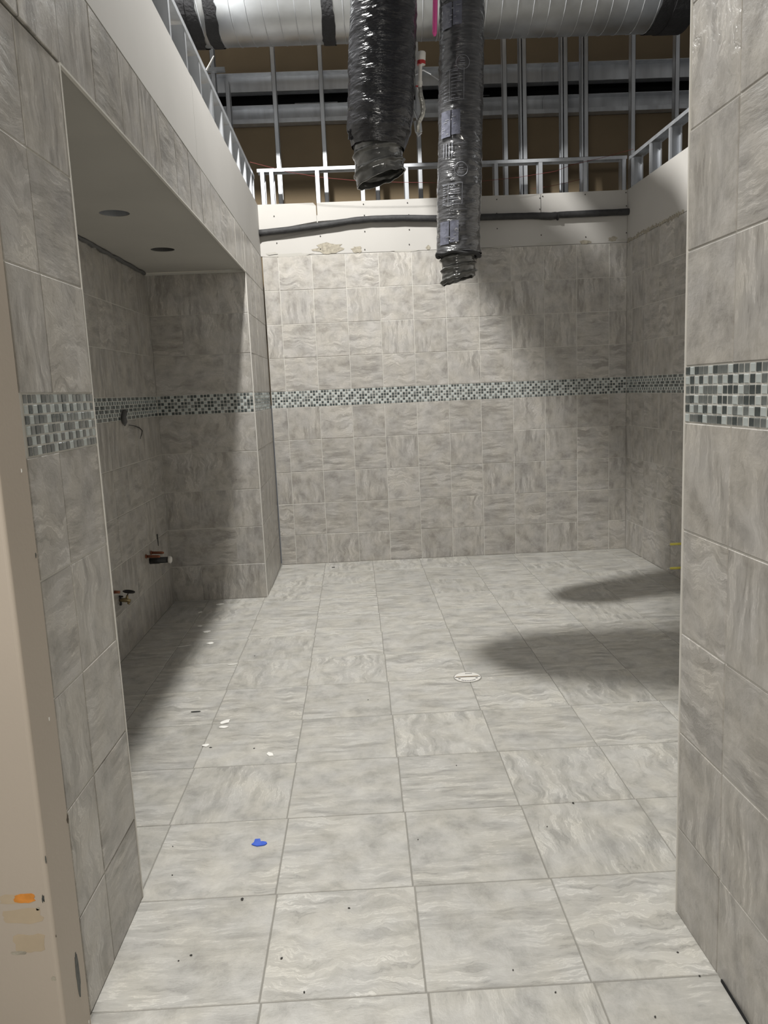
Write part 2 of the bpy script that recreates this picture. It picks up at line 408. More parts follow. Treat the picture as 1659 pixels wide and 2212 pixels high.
# ------------------------------------------------------------------ steel door frame, left
door = struct('door_1')
mb = MB(); fx, fy0, fy1 = -2.585, 5.53, 6.0; r = .035
out = [(-4.6, fy0), (fx-r, fy0)]+[(fx-r+r*math.sin(a), fy0+r-r*math.cos(a)) for a in (.3, .6, .9, 1.2)]+[(fx, fy0+r), (fx, fy1), (-4.6, fy1)]
mb.prism(out, 0, 11.0); mb.smooth = False
part(door, 'frame', mb, MT['frame'])
mb = MB(); pts = []
for k in range(40):
    z = 9.0-.19*k; pts.append((fx-.022+random.uniform(-.006, .006), fy1+.012, z))
mb.tube(pts, [random.uniform(.004, .014) for _ in pts], 5); part(door, 'caulk_crack', mb, MT['caulk'])
def blob(n, rx, ry, j=.2, seed=0):
    rs = random.Random(seed); return [(rx*math.cos(2*math.pi*k/n)*(1+rs.uniform(-j, j)), ry*math.sin(2*math.pi*k/n)*(1+rs.uniform(-j, j))) for k in range(n)]
def patch(parent, name, c, M3, out, mat, label=None, t=.002):
    mb = MB(); Mx = M3.to_4x4(); Mx.translation = c
    mb.prism(out, 0, t, Mx); return part(parent, name, mb, mat, label)
MX = Matrix(((0, 0, 1), (1, 0, 0), (0, 1, 0)))           # local x->Y, y->Z, n->+X
MY = Matrix(((1, 0, 0), (0, 0, -1), (0, 1, 0)))          # local x->X, y->Z, n->-Y
c = onx(168, 2103, fx); a, b = onx(168, 2049, fx), onx(172, 2156, fx)
patch(door, 'bare_patch', c, MX, blob(22, .035, abs(a.z-b.z)/2, .14, 3), MT['bare'])
for px, py, q, mt in ((77, 1199, .012, 'bare'), (146, 1768, .022, 'caulk'), (99, 1858, .008, 'caulk'), (46, 1017, .010, 'chip'), (106, 1553, .010, 'chip'), (192, 2208, .010, 'chip'), (121, 2022, .006, 'caulk')):
    patch(door, 'chip_mark', onx(px, py, fx), MX, blob(8, q*.8, q*1.6, .4, px), MT[mt])
def yq(x0, y0, x1, y1, mat, name, j=.1, t=.002):
    a, b = at(x0, y0, fy0), at(x1, y1, fy0); c = (a+b)/2; rx, ry = abs(b.x-a.x)/2, abs(b.z-a.z)/2
    n = 20; o = []
    for k in range(n):
        th = 2*math.pi*k/n; cc, ss = math.cos(th), math.sin(th); q = 1/max(abs(cc), abs(ss))
        o.append((rx*cc*q*(1+random.uniform(-j, j)*.6), ry*ss*q*(1+random.uniform(-j, j))))
    patch(door, name, c, MY, o, MT[mat], t=t)
yq(5, 1966, 92, 1992, 'stain', 'stain', .18); yq(30, 2020, 98, 2056, 'stain', 'stain', .2); yq(0, 1934, 76, 1950, 'stain', 'stain')
yq(30, 1933, 76, 1948, 'smear', 'paint_smear', .15, .004); yq(25, 2056, 58, 2060, 'thinset', 'scratch', .3, .004); yq(90, 1934, 97, 1948, 'bare', 'chip_mark', .4); yq(78, 1960, 86, 1966, 'thinset', 'chip_mark', .3); yq(111, 2110, 121, 2118, 'thinset', 'chip_mark', .3); yq(97, 1850, 101, 1864, 'bare', 'chip_mark', .4)

# ------------------------------------------------------------------ drywall and framing above the tile
def board(parent, M, u0, u1, v0, v1, name='drywall_board', n0=-.045, n1=-.005, outline=None):
    mb = MB()
    if outline: mb.prism(outline, n0, n1, M)
    else: wbox(mb, M, u0, u1, v0, v1, n0, n1)
    return part(parent, name, mb, MT['drywall'])
# back wall: upper boards over the pipe, lower board below it, recess behind
U = lambda x: x-X1
mb = MB(); wbox(mb, M_back, -.04, Lb, 9.44, 10.58, -.085, -.05); part(wall_back, 'backing_board', mb, MT['drywall'])
board(wall_back, M_back, 0, 0, 0, 0, outline=[(-.04, 10.16), (U(-1.06), 10.40), (U(-1.06), 10.84), (U(-1.14), 10.93), (-.04, 10.93)])
board(wall_back, M_back, 0, 0, 0, 0, outline=[(U(-1.03), 10.40), (U(.5), 10.46), (U(5.65), 10.34), (U(5.65), 10.94), (U(-1.03), 10.93)])
board(wall_back, M_back, 0, 0, 0, 0, outline=[(U(5.67), 10.33), (Lb, 10.25), (Lb, 10.96), (U(5.67), 10.95)])
a = at(640, 505, D)
board(wall_back, M_back, 0, 0, 0, 0, outline=[(-.04, 9.455), (Lb, 9.455), (Lb, 10.26), (U(3), 10.36), (U(.4), 10.36), (U(a.x)+.5, a.z+.04), (U(a.x), a.z-.03), (0.02, 9.86), (-.04, 9.8)])
board(wall_right, M_right, 0, 8.7, 9.455, 10.96); board(wall_right, M_right, 8.71, Lr, 9.455, 10.96)
board(wall_left, M_l, -3.0, 6.83, 9.455, 10.90); board(wall_left, M_l, 6.84, Ll+.04, 9.455, 10.92)
# screws
def screws(parent, pts, fn, M3, r=.018):
    mb = MB()
    for px, py in pts:
        Mx = M3.to_4x4(); Mx.translation = fn(px, py); mb.prism([(r*math.cos(k), r*math.sin(k)) for k in range(6)], .004, .012, Mx)
    part(parent, 'screw_heads', mb, MT['speck'], stuff=True)
screws(wall_back, [(592, 467), (785, 441), (787, 465), (880, 438), (883, 464), (1073, 431), (1073, 461), (1166, 428), (1166, 452), (1172, 424), (1264, 420), (1264, 456), (1352, 416), (1353, 445), (692, 510), (692, 538), (788, 500), (884, 496), (1074, 494), (1169, 508), (1353, 503), (598, 525), (1265, 512), (788, 539), (884, 528)], lambda a, b: at(a, b, D), MY)
# thinset left on the board over the top row of tile
for x0, y0, x1, y1, q in ((682, 527, 742, 548, 1), (760, 533, 783, 546, 1), (577, 545, 600, 551, 0), (575, 549, 672, 553, 0), (920, 530, 930, 540, 1), (1060, 531, 1106, 535, 0), (1160, 524, 1215, 529, 0), (1252, 519, 1275, 527, 1), (1316, 511, 1333, 522, 1), (1335, 516, 1355, 521, 0), (850, 540, 900, 543, 0)):
    a, b = at(x0, y0, D), at(x1, y1, D); cc = (a+b)/2; rx, ry = abs(b.x-a.x)/2, abs(a.z-b.z)/2
    patch(wall_back, 'thinset_smear', cc+Vector((0, -.0, 0)), MY, [(x, y) for x, y in blob(18, rx*1.05, ry, .3, x0)], MT['thinset'] if q else MT['drywall2'], t=.004)
mb = MB()
for k in range(30):
    p = local(M_right, .1+.13*k, 9.47+random.uniform(-.01, .05)*(1 if k < 18 else .3), .0)
    Mx = MX.to_4x4(); Mx = Matrix(((0, 0, -1, p.x+.004), (-1, 0, 0, p.y), (0, 1, 0, p.z), (0, 0, 0, 1)))
    mb.prism(blob(8, .07, .03+.05*random.random(), .4, k), 0, .006, Mx)
part(wall_right, 'thinset_smear', mb, MT['thinset'])

# steel framing: C studs with lips
def stud_mesh(M, u, v0, v1, n0, n1, w_=.13, flip=False):
    mb = MB(); t = .008; sgn = -1 if flip else 1
    a, b = u, u+w_*sgn; a, b = min(a, b), max(a, b)
    wu = (u, u+t) if not flip else (u-t, u)
    wbox(mb, M, wu[0], wu[1], v0, v1, n0, n1)                       # web
    wbox(mb, M, a, b, v0, v1, n1-t, n1); wbox(mb, M, a, b, v0, v1, n0, n0+t)   # flanges
    lu = (b-t, b) if not flip else (a, a+t)
    wbox(mb, M, lu[0], lu[1], v0, v1, n1-.04, n1); wbox(mb, M, lu[0], lu[1], v0, v1, n0, n0+.04)
    return mb
def track_mesh(M, u0, u1, vtop, n0, n1, h_=.10):
    mb = MB(); t = .008
    wbox(mb, M, u0, u1, vtop-t, vtop, n0-.01, n1+.01)
    wbox(mb, M, u0, u1, vtop-h_, vtop, n1, n1+.01); wbox(mb, M, u0, u1, vtop-h_, vtop, n0-.01, n0)
    return mb
FN0, FN1 = -.36, -.05
for x in (-2.66, -2.39, -1.04, .29, 1.60, 2.94, 4.28, 5.61, 6.95, 8.12):
    part(wall_back, 'stud', stud_mesh(M_back, U(x), 10.6, 11.90, FN0, FN1), MT['steel'])
part(wall_back, 'top_track', track_mesh(M_back, 0, Lb, 11.95, FN0, FN1), MT['steel'])
for y in (23.95, 22.6, 21.3, 20.0, 18.7, 17.4, 16.1, 14.8, 13.5, 12.2, 10.9, 9.6, 8.3):
    part(wall_right, 'stud', stud_mesh(M_right, D-y, 10.6, 11.84, FN0, FN1), MT['steel'])
part(wall_right, 'top_track', track_mesh(M_right, 0, Lr, 11.90, FN0, FN1), MT['steel'])
for y in (23.9, 23.35, 22.09, 20.93, 19.62, 18.35, 17.09, 15.78, 14.52, 13.27, 12.0, 10.7, 9.4, 8.1, 6.8):
    part(wall_left, 'stud', stud_mesh(M_l, (y-NLy)*cl, 10.6, 11.70, FN0, FN1, flip=False), MT['steel'])
part(wall_left, 'top_track', track_mesh(M_l, -2.5, Ll, 11.75, FN0, FN1), MT['steel'])

# far framed wall beyond: brown sheathing, tall studs, two headers with a gap
YB = 26.6
mb = MB(); mb.box(-9, 14, YB, YB+.1, 5, 13.9); mb.box(-9, 14, YB, YB+.1, 15.3, 24)
wall_rear = struct('wall_rear', mb, MT['paper'])
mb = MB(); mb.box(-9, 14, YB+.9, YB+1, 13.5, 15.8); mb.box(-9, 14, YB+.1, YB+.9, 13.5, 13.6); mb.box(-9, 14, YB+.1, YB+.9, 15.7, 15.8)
part(wall_rear, 'cavity_shade', mb, MT['dark'])  # black lining puts the recess shade into its colour
M_r = frame((0, YB), (1, 0))
def header(v0, v1, lip):
    segs = [(-6, -3.2), (-3.2, 1.25), (1.26, 6.3), (6.31, 9.2), (9.21, 13)]
    for a, b in segs:
        mb = MB(); wbox(mb, M_r, a, b, v0, v1, .06, .08); wbox(mb, M_r, a, b, v0, v0+.012, .06, .40); wbox(mb, M_r, a, b, v1-.012, v1, .02, .40)
        if lip: wbox(mb, M_r, a, b, v0-.0, v0+.13, .40, .412)
        part(wall_rear, 'header', mb, MT['steel'])
header(13.86, 14.40, True); header(14.80, 15.36, False)
for k, (a, b, z) in enumerate(((-1.9, -.4, 14.62), (-.2, .9, 14.60), (3.6, 4.6, 14.66))):
    mb = MB(); mb.box(a, b, YB+.5, YB+.53, z, z+.02); mb.box(a+.2, b+.1, YB+.5, YB+.53, z+.1, z+.12); part(wall_rear, 'cavity_rail', mb, MT['steel'])
M_t = frame((0, 25.45), (1, 0))
tall = [(594, 0), (695, 0), (807, 0), (901, 0), (1000, 0), (1088, 0), (1130, 0), (1218, 1), (1262, 1), (1363, 0), (1457, 0)]
for px, fl in tall:
    x = at(px, 300, 25.2).x
    part(wall_rear, 'stud', stud_mesh(M_t, x, 9.0, 16.1, 0, .25, w_=.13, flip=False), MT['steel'])
    if px in (1130, 1218, 1262): part(wall_rear, 'stud', stud_mesh(M_t, x-.02, 9.0, 16.1, .0, .25, w_=.07, flip=True), MT['steel'])
x = at(487, 200, 25.2).x; part(wall_rear, 'stud', stud_mesh(M_t, x, 9.0, 14.75, 0, .25), MT['steel'])
x = at(480, 150, 25.2).x; part(wall_rear, 'stud', stud_mesh(M_t, x-.35, 9.0, 16.1, 0, .25), MT['steel'])
a = at(450, 153, 25); mb = MB(); mb.box(a.x-.1, a.x+.5, 24.9, 25.05, a.z-.05, a.z+.06); part(wall_rear, 'track_offcut', mb, MT['steel'])
# outer shell of the unfinished space above
mb = MB(); mb.box(-9.2, -9, -6, 26.7, 5, 24); wall_outer_left = struct('wall_outer_left', mb, MT['slab'])
mb = MB(); mb.box(14, 14.2, -6, 26.7, 5, 24); wall_outer_right = struct('wall_outer_right', mb, MT['slab'])
mb = MB(); mb.box(-9.2, 14.2, 8, 26.7, 24, 24.2); roof = struct('ceiling_deck', mb, MT['slab'])

# ------------------------------------------------------------------ large spiral duct
YD, RD = 21.9, 1.6
v = at(700, 97, 20)-CAM; sl = math.atan2(v.z, v.y)
ZD = HC+YD*math.tan(sl)+RD/math.cos(sl)
xl = at(395, 50, YD-RD).x; xr = at(1487, 20, YD-RD).x
t = thing('spiral_duct', 'large silver galvanised spiral air duct running across the top of the open ceiling', 'duct', (xl, YD, ZD))
def cyl_x(x0, x1, r, n=72, step=None, jit=0, seed=0):
    mb = MB(); rs = random.Random(seed); nx = max(2, int((x1-x0)/(step or 10))+1)
    e0 = [jit*(noise.noise(Vector((math.cos(k*.0873)*2, math.sin(k*.0873)*2, seed)))+.5*noise.noise(Vector((k*.9, 3, seed)))) for k in range(n)]
    e1 = [jit*1.6*(noise.noise(Vector((math.cos(k*.0873)*2, math.sin(k*.0873)*2, seed+9)))+.6*noise.noise(Vector((k*1.1, 7, seed)))) for k in range(n)]
    vs = []
    for i in range(nx):
        f_ = i/(nx-1)
        for k in range(n):
            a = 2*math.pi*k/n; x = x0+(x1-x0)*f_+e0[k]*(1-f_)+e1[k]*f_
            vs.append((x, YD+r*math.cos(a), ZD+r*math.sin(a)))
    fs = [(i*n+k, i*n+(k+1) % n, (i+1)*n+(k+1) % n, (i+1)*n+k) for i in range(nx-1) for k in range(n)]
    mb.add(vs, fs); mb.smooth = True; return mb
tpart(t, 'duct_shell', cyl_x(xl, xr, RD), MT['duct'])
mb = MB(); mb.smooth = True; pts = []; pit = .40
n = int((xr-xl)/pit*40)
for k in range(n): a = 2*math.pi*k/40; pts.append((xl+pit*k/40, YD+(RD+.002)*math.cos(a), ZD+(RD+.002)*math.sin(a)))
mb.tube(pts, .014, 4); tpart(t, 'spiral_seam', mb, MT['steel'])
for i, (px, wd) in enumerate(((402, .26), (441, .30), (706, .33), (1478, .5))):
    x = at(px, 30, YD-RD).x; tpart(t, 'mastic_band', cyl_x(x-wd/2, x+wd/2, RD+.03, jit=.07, seed=i+1), MT['black'])
mb = MB(); mb.tube([(xr, YD, ZD), (xr+.6, YD, ZD)], RD+.05, 40); tpart(t, 'end_cap', mb, MT['black'])
mb = MB(); mb.tube([(xl-.8, YD, ZD), (xl, YD, ZD)], RD+.02, 40); tpart(t, 'end_cap', mb, MT['black'])

# ------------------------------------------------------------------ hanging flexible ducts
def flex(path, rad, lat, mat, seed, dens=34, seg=80, lower=None, amp=.03, zs=6.0, av=1.3):
    """wrinkled sleeve: path = list of points, resampled; wrinkles are real relief"""
    P = [Vector(p) for p in path]; out = []; rr = []
    for i in range(len(P)-1):
        L_ = (P[i+1]-P[i]).length; n = max(1, int(L_*dens))
        for k in range(n):
            f_ = k/n; out.append(P[i].lerp(P[i+1], f_)); rr.append(rad[i]*(1-f_)+rad[i+1]*f_)
    out.append(P[-1]); rr.append(rad[-1])
    mb = MB(); mb.smooth = True; up = Vector((0, -1, 0)); vs = []; n = len(out); s = 0
    for i, p in enumerate(out):
        tt = (out[min(i+1, n-1)]-out[max(i-1, 0)]).normalized()
        a = tt.cross(up).normalized(); b = a.cross(tt).normalized()
        if i: s += (out[i]-out[i-1]).length
        for k in range(seg):
            th = 2*math.pi*k/seg; q = Vector((math.cos(th)*av, math.sin(th)*av, (s+.12*math.sin(th*2+s))*zs+seed*10))
            d = noise.noise(q)+.5*noise.noise(q*2.1+Vector((5, 0, 0))); q2 = Vector((math.cos(th)*.8, math.sin(th)*.8, s*1.2+seed))
            r_ = rr[i]+amp*d+amp*.8*noise.noise(q2)+(lower(th, i/(n-1)) if lower else 0)
            vs.append(p+(a*math.cos(th)+b*math.sin(th))*r_)
    fs = [(i*seg+k, (i+1)*seg+k, (i+1)*seg+(k+1) % seg, i*seg+(k+1) % seg) for i in range(n-1) for k in range(seg)]
    mb.add(vs, fs); return mb
def core_mesh(c0, c1, r, pitch, seed, seg=64, tilt=.10):
    """crumpled wire-helix core, slanted open end, thick enough to read as a sleeve"""
    mb = MB(); mb.smooth = True; n = 60; vs = []
    for side in (0, 1):
        for i in range(n+1):
            f_ = i/n
            for k in range(seg):
                th = 2*math.pi*k/seg
                cz = c0.lerp(c1, f_); L_ = (c0-c1).length; ph = (f_*L_/pitch+th/(2*math.pi)) % 1
                rib = .042*max(0, 1-abs(ph-.5)*4.5)**1.5
                q = Vector((math.cos(th)*2, math.sin(th)*2, f_*5+seed)); d = .012*noise.noise(q*1.8)+.022*noise.noise(q)
                rag = -.05*noise.noise(Vector((math.cos(th)*3, math.sin(th)*3, seed)))*f_
                rr_ = r+rib+d-side*.02
                vs.append((cz.x+rr_*math.cos(th), cz.y+rr_*math.sin(th), cz.z+f_*f_*(tilt*math.cos(th)*1.4)+rag*.7))
    m_ = (n+1)*seg
    fs = [(i*seg+k, i*seg+(k+1) % seg, (i+1)*seg+(k+1) % seg, (i+1)*seg+k) for i in range(n) for k in range(seg)]
    fs += [(m_+i*seg+k, m_+(i+1)*seg+k, m_+(i+1)*seg+(k+1) % seg, m_+i*seg+(k+1) % seg) for i in range(n) for k in range(seg)]
    fs += [(n*seg+k, n*seg+(k+1) % seg, m_+n*seg+(k+1) % seg, m_+n*seg+k) for k in range(seg)]
    mb.add(vs, fs); return mb
Y1 = 15.5
a = at(828, 5, Y1); b = at(822, 250, Y1); b2 = at(818, 285, Y1); c = at(816, 322, Y1); d = at(822, 388, Y1); ex = a.x+.03
t = thing('flexible_duct', 'thick black plastic-wrapped flexible duct hanging left, its ribbed grey core showing below', 'duct', (d.x, Y1, d.z))
path = [(ex+.1, 20.45, 14.75), (ex+.1, 20.0, 14.45), (ex+.05, 19.3, 14.3), (ex, 18.3, 14.6), (ex, 17.1, 14.75), (ex, 16.3, 14.35), (ex, 15.75, 13.7), (ex, Y1, 12.9), tuple(a), tuple(b), tuple(b2), tuple(c)]
tpart(t, 'insulation_jacket', flex(path, [.6]*8+[.615, .625, .61, .50], 0, MT['jacket'], 1, amp=.020, zs=7.5, av=2.6), MT['jacket'])
mb = MB(); mb.tube([b2+Vector((.0, 0, .03)), c+Vector((0, 0, .0))], [.45, .47], 24); tpart(t, 'jacket_lining', mb, MT['rubber'])
tpart(t, 'inner_core', core_mesh(c+Vector((0, 0, .15)), d, .46, .27, 3, tilt=.10), MT['core'])
mb = MB(); e_ = at(758, 292, Y1-.2)
for k in range(7):
    q = [e_+Vector((random.uniform(-.06, .06), random.uniform(-.04, .04), random.uniform(-.08, .08))) for _ in range(4)]; mb.tube(q, .022, 5)
tpart(t, 'tied_knot', mb, MT['black'])
# second duct
Y2 = 17.63
a = at(998, 5, Y2); b = at(994, 300, Y2); c = at(990, 530, Y2); c2 = at(990, 549, Y2); d = at(991, 606, Y2)
t = thing('flexible_duct', 'thinner grey-black flexible duct with printed jacket hanging lower, ringed clear core at its end', 'duct', (d.x, Y2, d.z))
ax = a.x
path = [(ax+.42, 20.5, 14.8), (ax+.38, 20.0, 14.4), (ax+.25, 19.2, 14.25), (ax+.1, 18.4, 14.0), (ax, Y2, 13.3), tuple(a), tuple(b), tuple(c), tuple(c2)]
tpart(t, 'insulation_jacket', flex(path, [.46]*5+[.475, .475, .478, .50], 0, MT['jacket2'], 4, amp=.016, zs=9, av=2.2), MT['jacket2'])
mb = MB(); mb.smooth = True
pts = [(c2.x+.465*math.cos(k*math.pi/24), c2.y+.465*math.sin(k*math.pi/24), c2.z-.03+.02*math.sin(k*.8)-.03*math.cos(k*math.pi/24)) for k in range(48)]
mb.tube(pts, .045, 8, closed=True); tpart(t, 'rolled_cuff', mb, MT['rubber'])
mb = MB(); mb.tube([c2+Vector((0, 0, .03)), c2+Vector((0, 0, -.02))], [.47, .44], 24); tpart(t, 'jacket_lining', mb, MT['rubber'])
tpart(t, 'inner_core', core_mesh(c2+Vector((0, 0, .08)), d, .375, .20, 8, tilt=.07), MT['core'])
# faint print and labels (pale blue mostly painted glare) on its jacket: boxes, rings and strokes wrapped round the tube
def wrap(mb, x0, x1, z0, z1, off=.016):
    """rectangle on the jacket surface given as horizontal angles (rad from the camera side) and heights"""
    n = max(2, int(abs(x1-x0)/.08)+1); f_ = lambda zz: (zz-c.z)/(a.z-c.z)
    vs = []
    for zz in (z0, z1):
        cx = c.x+(a.x-c.x)*f_(zz); r_ = .477+off
        for i in range(n):
            th = x0+(x1-x0)*i/(n-1); vs.append((cx+r_*math.sin(th), Y2-r_*math.cos(th), zz))
    mb.add(vs, [(i, i+1, n+i+1, n+i) for i in range(n-1)])
pr = MB()
for (py0, py1, kind) in ((0, 55, 'label'), (108, 160, 'ring'), (148, 215, 'box'), (235, 292, 'label'), (345, 385, 'ring'), (300, 340, 'ticks'), (395, 440, 'box'), (475, 525, 'bar')):
    z1, z0 = at(990, py0, Y2-.48).z, at(990, py1, Y2-.48).z
    if kind in ('label', 'bar'):
        lb = MB(); wrap(lb, -1.05, -.55, z0, z1, .017); tpart(t, 'glare_label', lb, MT['label']); lb = MB(); wrap(lb, -.5, -.12, z0+.03, z1, .017); tpart(t, 'glare_label', lb, MT['label'])
        rs = random.Random(py0)
        for k in range(9 if kind == 'label' else 4):
            zz = z0+.05+(z1-z0-.1)*k/9; th = rs.uniform(-1.0, -.3); wrap(pr, th, th+rs.uniform(.05, .2), zz, zz+.02, .021)
    if kind == 'ring':
        zc_, rz = (z0+z1)/2, .14; cx = c.x+(a.x-c.x)*(zc_-c.z)/(a.z-c.z)
        pr.tube([(cx+.49*math.sin(-.05+rz*math.cos(k*math.pi/16)/.49), Y2-.49*math.cos(-.05+rz*math.cos(k*math.pi/16)/.49), zc_+rz*math.sin(k*math.pi/16)) for k in range(32)], .005, 4, closed=True)
        for k in range(4): wrap(pr, -.2+.02*k, .06-.01*k, zc_-.07+.045*k, zc_-.058+.045*k, .016)
    if kind == 'box':
        for th in (-.62, .0): wrap(pr, th, th+.02, z0, z1)
        for zz in (z0, z1): wrap(pr, -.95, .02, zz, zz+.01)
        rs = random.Random(py0)
        for k in range(9):
            zz = z0+(z1-z0)*(k+.5)/9; wrap(pr, -.9, -.9+rs.uniform(.1, .24), zz, zz+.014); wrap(pr, -.55, -.55+rs.uniform(.2, .5), zz, zz+.014)
    if kind == 'ticks':
        for k in range(4): wrap(pr, -.9+.14*k, -.86+.14*k, z0+.05, z1-.05)
tpart(t, 'printed_marks', pr, MT['print'], stuff=True)

# ------------------------------------------------------------------ sprinkler drop between them
Yh = 15.9
Q = lambda x, y, Y=Yh: at(x, y, Y)
t = thing('sprinkler_drop', 'braided metal sprinkler hose hooked between the two hanging ducts, white cap with red ring', 'hose', tuple(Q(905, 295)))
mb = MB(); mb.smooth = True; mb.tube([Q(911, 112), Q(911, 114), Q(910, 140)], [.065, .078, .078], 18); tpart(t, 'cap', mb, MT['white'])
mb = MB(); mb.tube([Q(910, 132), Q(910, 140)], .082, 18); tpart(t, 'red_ring', mb, MT['red'])
mb = MB(); mb.tube([Q(908, 140), Q(907, 196)], [.036, .036], 12); mb.tube([Q(907, 176), Q(907, 184)], .05, 12); tpart(t, 'rod', mb, MT['white'])
mb = MB(); mb.smooth = True
cpt = [Q(x, y) for x, y in ((907, 190), (908, 205), (912, 220), (914, 235), (912, 248), (906, 260), (903, 272), (902, 286))]
mb.tube(cpt, [.045, .05, .052, .052, .05, .05, .045, .04], 14); tpart(t, 'braided_hose', mb, MT['braid'])
mb = MB(); mb.tube([Q(895, 236), Q(900, 248), Q(906, 262), Q(909, 285)], [.022, .03, .04, .03], 8); mb.tube([Q(896, 262), Q(898, 275), Q(899, 284), Q(904, 294), Q(910, 287)], .024, 8); tpart(t, 'hook', mb, MT['steel'])
mb = MB(); mb.tube([Q(898, 186), Q(911, 187)], .014, 8); tpart(t, 'cable_tie', mb, MT['red'])
mb = MB(); mb.tube([Q(897, 162), Q(905, 158), Q(914, 151), Q(930, 160), Q(948, 172, 17)], .014, 6); mb.tube([Q(901, 152), Q(901, 160)], .012, 6); tpart(t, 'wire_strap', mb, MT['steel'])

# pink ribbon, top
mb = MB(); p0, p1 = at(941, -60, 16), at(939, 78, 16); mb.tube([p0, (p0+p1)/2, p1+Vector((0, 0, .05)), p1], [.045, .047, .045, .02], 8)
single('marking_ribbon', 'bright pink ribbon hanging straight down beside the thinner duct', 'ribbon', mb, MT['pink'], tuple(p0))
# pale splinter above the left track
mb = MB(); p0 = hit(446, 148, (NLx, NLy, 0), (1, -dxl, 0)); p0.z -= .03; p1 = at(462, 121, p0.y); mb.tube([p0, p1], [.02, .012], 6); single('plastic_offcut', 'small white sliver sticking up from the left steel track', 'offcut', mb, MT['white'], tuple(p0))
# mason's strings
def string(pts, Y0, Y1_, label):
    n = len(pts); P = [at(x, y, Y0+(Y1_-Y0)*i/(n-1)) for i, (x, y) in enumerate(pts)]
    mb = MB(); mb.tube(P, .006, 5); return single('string_line', label, 'string', mb, MT['string'], tuple(P[0]))
string([(540, 350), (625, 372), (700, 384), (780, 391), (870, 394), (960, 395), (1045, 391), (1120, 383), (1200, 370), (1235, 356), (1300, 341), (1369, 322)], 23.3, 23.8, 'thin red string sagging across the whole back framing')
string([(1150, 408), (1190, 402), (1240, 391), (1268, 384)], 24.9, 24.9, 'short dark red string behind the right-hand back studs')

# ------------------------------------------------------------------ insulated pipe along the back wall
mb = MB(); mb.smooth = True
pp = [(560, 503.5), (620, 497), (700, 486), (760, 477), (800, 473), (870, 471), (948, 472), (1050, 469), (1150, 466), (1190, 467), (1210, 464), (1300, 460), (1366, 457)]
P = [at(x, y, D-.11) for x, y in pp]; P2 = []
for i in range(len(P)-1):
    for k in range(6): P2.append(P[i].lerp(P[i+1], k/6))
P2.append(P[-1])
mb.tube(P2, [.095+.008*noise.noise(Vector((p.x*3, 0, 0)))+(.012 if 5.6 < p.x < 6.1 else 0) for p in P2], 16)
t = thing('insulated_pipe', 'long black foam-insulated pipe running across the drywall of the back wall', 'pipe', tuple(P[0]))
tpart(t, 'insulation', mb, MT['rubber'])
mb = MB(); p = P[-1]; mb.tube([p+Vector((-.02, 0, 0)), p+Vector((.04, 0, .03)), p+Vector((.045, 0, .07))], [.10, .09, .05], 12); tpart(t, 'end_sleeve', mb, MT['black'])
mb = MB(); p = at(1205, 467, D-.11); mb.tube([p+Vector((-.02, 0, 0)), p+Vector((.01, 0, 0))], .118, 14); tpart(t, 'tape_wrap', mb, MT['black'])

# ------------------------------------------------------------------ recessed lights
for i, (cx, cyy) in enumerate(cans):
    t = thing('recessed_light', ('empty recessed light housing in the alcove ceiling, the nearer one' if i == 0 else 'recessed light housing with a pale socket, deeper in the alcove ceiling'), 'light fixture', (cx, cyy, zc+.01))
    mb = MB(); n = 32
    ri = [(RC-.004, 0), (RC-.004, .45), (.0, .47)]
    vs = [(cx+r*math.cos(2*math.pi*k/n), cyy+r*math.sin(2*math.pi*k/n), zc+.01+h_) for r, h_ in ri[:2] for k in range(n)]+[(cx, cyy, zc+.48)]
    mb.add(vs, [(k, (k+1) % n, n+(k+1) % n, n+k) for k in range(n)]+[(n+k, n+(k+1) % n, 2*n) for k in range(n)])
    tpart(t, 'housing', mb, MT['steel'] if i == 0 else MT['slab'])
    mb = MB(); mb.smooth = True
    if i: mb.tube([(cx+.02, cyy-.02, zc+.40), (cx+.02, cyy-.02, zc+.16), (cx+.02, cyy-.02, zc+.10)], [.06, .065, .03], 14); tpart(t, 'socket', mb, MT['bulb'])
    else: mb.tube([(cx-.1, cyy, zc+.2), (cx, cyy+.05, zc+.16), (cx+.1, cyy, zc+.25)], .02, 8); tpart(t, 'wire', mb, MT['rubber'])

# ------------------------------------------------------------------ rough-ins on the alcove wall
p = onx(324, 1211, XA); Yd = p.y
e_ = at(364, 1209, Yd); e2 = at(371, 1209, Yd)
t = thing('drain_stub', 'short black waste pipe with a white cap sticking out of the alcove wall', 'pipe', tuple(p))
mb = MB(); mb.smooth = True; mb.tube([p, p.lerp(e_, .5), p.lerp(e_, .52), e_], [.085, .085, .075, .07], 20); tpart(t, 'pipe', mb, MT['blackplastic'])
mb = MB(); mb.smooth = True; mb.tube([e_, e_.lerp(e2, .7), e2], [.088, .088, .06], 20); tpart(t, 'cap', mb, MT['white'])
for (x0, y0, x1, y1, dy, lab) in ((325, 1194, 354, 1194, .25, 'upper copper stub just above the capped drain pipe'), (314, 1202, 346, 1202, .1, 'lower copper stub resting along the top of the capped drain pipe')):
    p = onx(x0, y0, XA); q = at(x1, y1, p.y); mb = MB(); mb.smooth = True; mb.tube([p, q-(q-p).normalized()*.04, q], [.034, .034, .02], 12)
    mb.tube([p+Vector((.01, 0, 0)), p+Vector((.03, 0, 0))], .05, 12)
    single('copper_stub', lab, 'pipe', mb, MT['copper'], tuple(p))
p = onx(339, 1154, XA+.005); q = onx(342, 1179, XA+.005); mb = MB(); mb.tube([p, q], [.022, .012], 6)
single('wire_end', 'small dark wire lying vertically on the alcove tile above the drain', 'wire', mb, MT['rubber'], tuple(p))
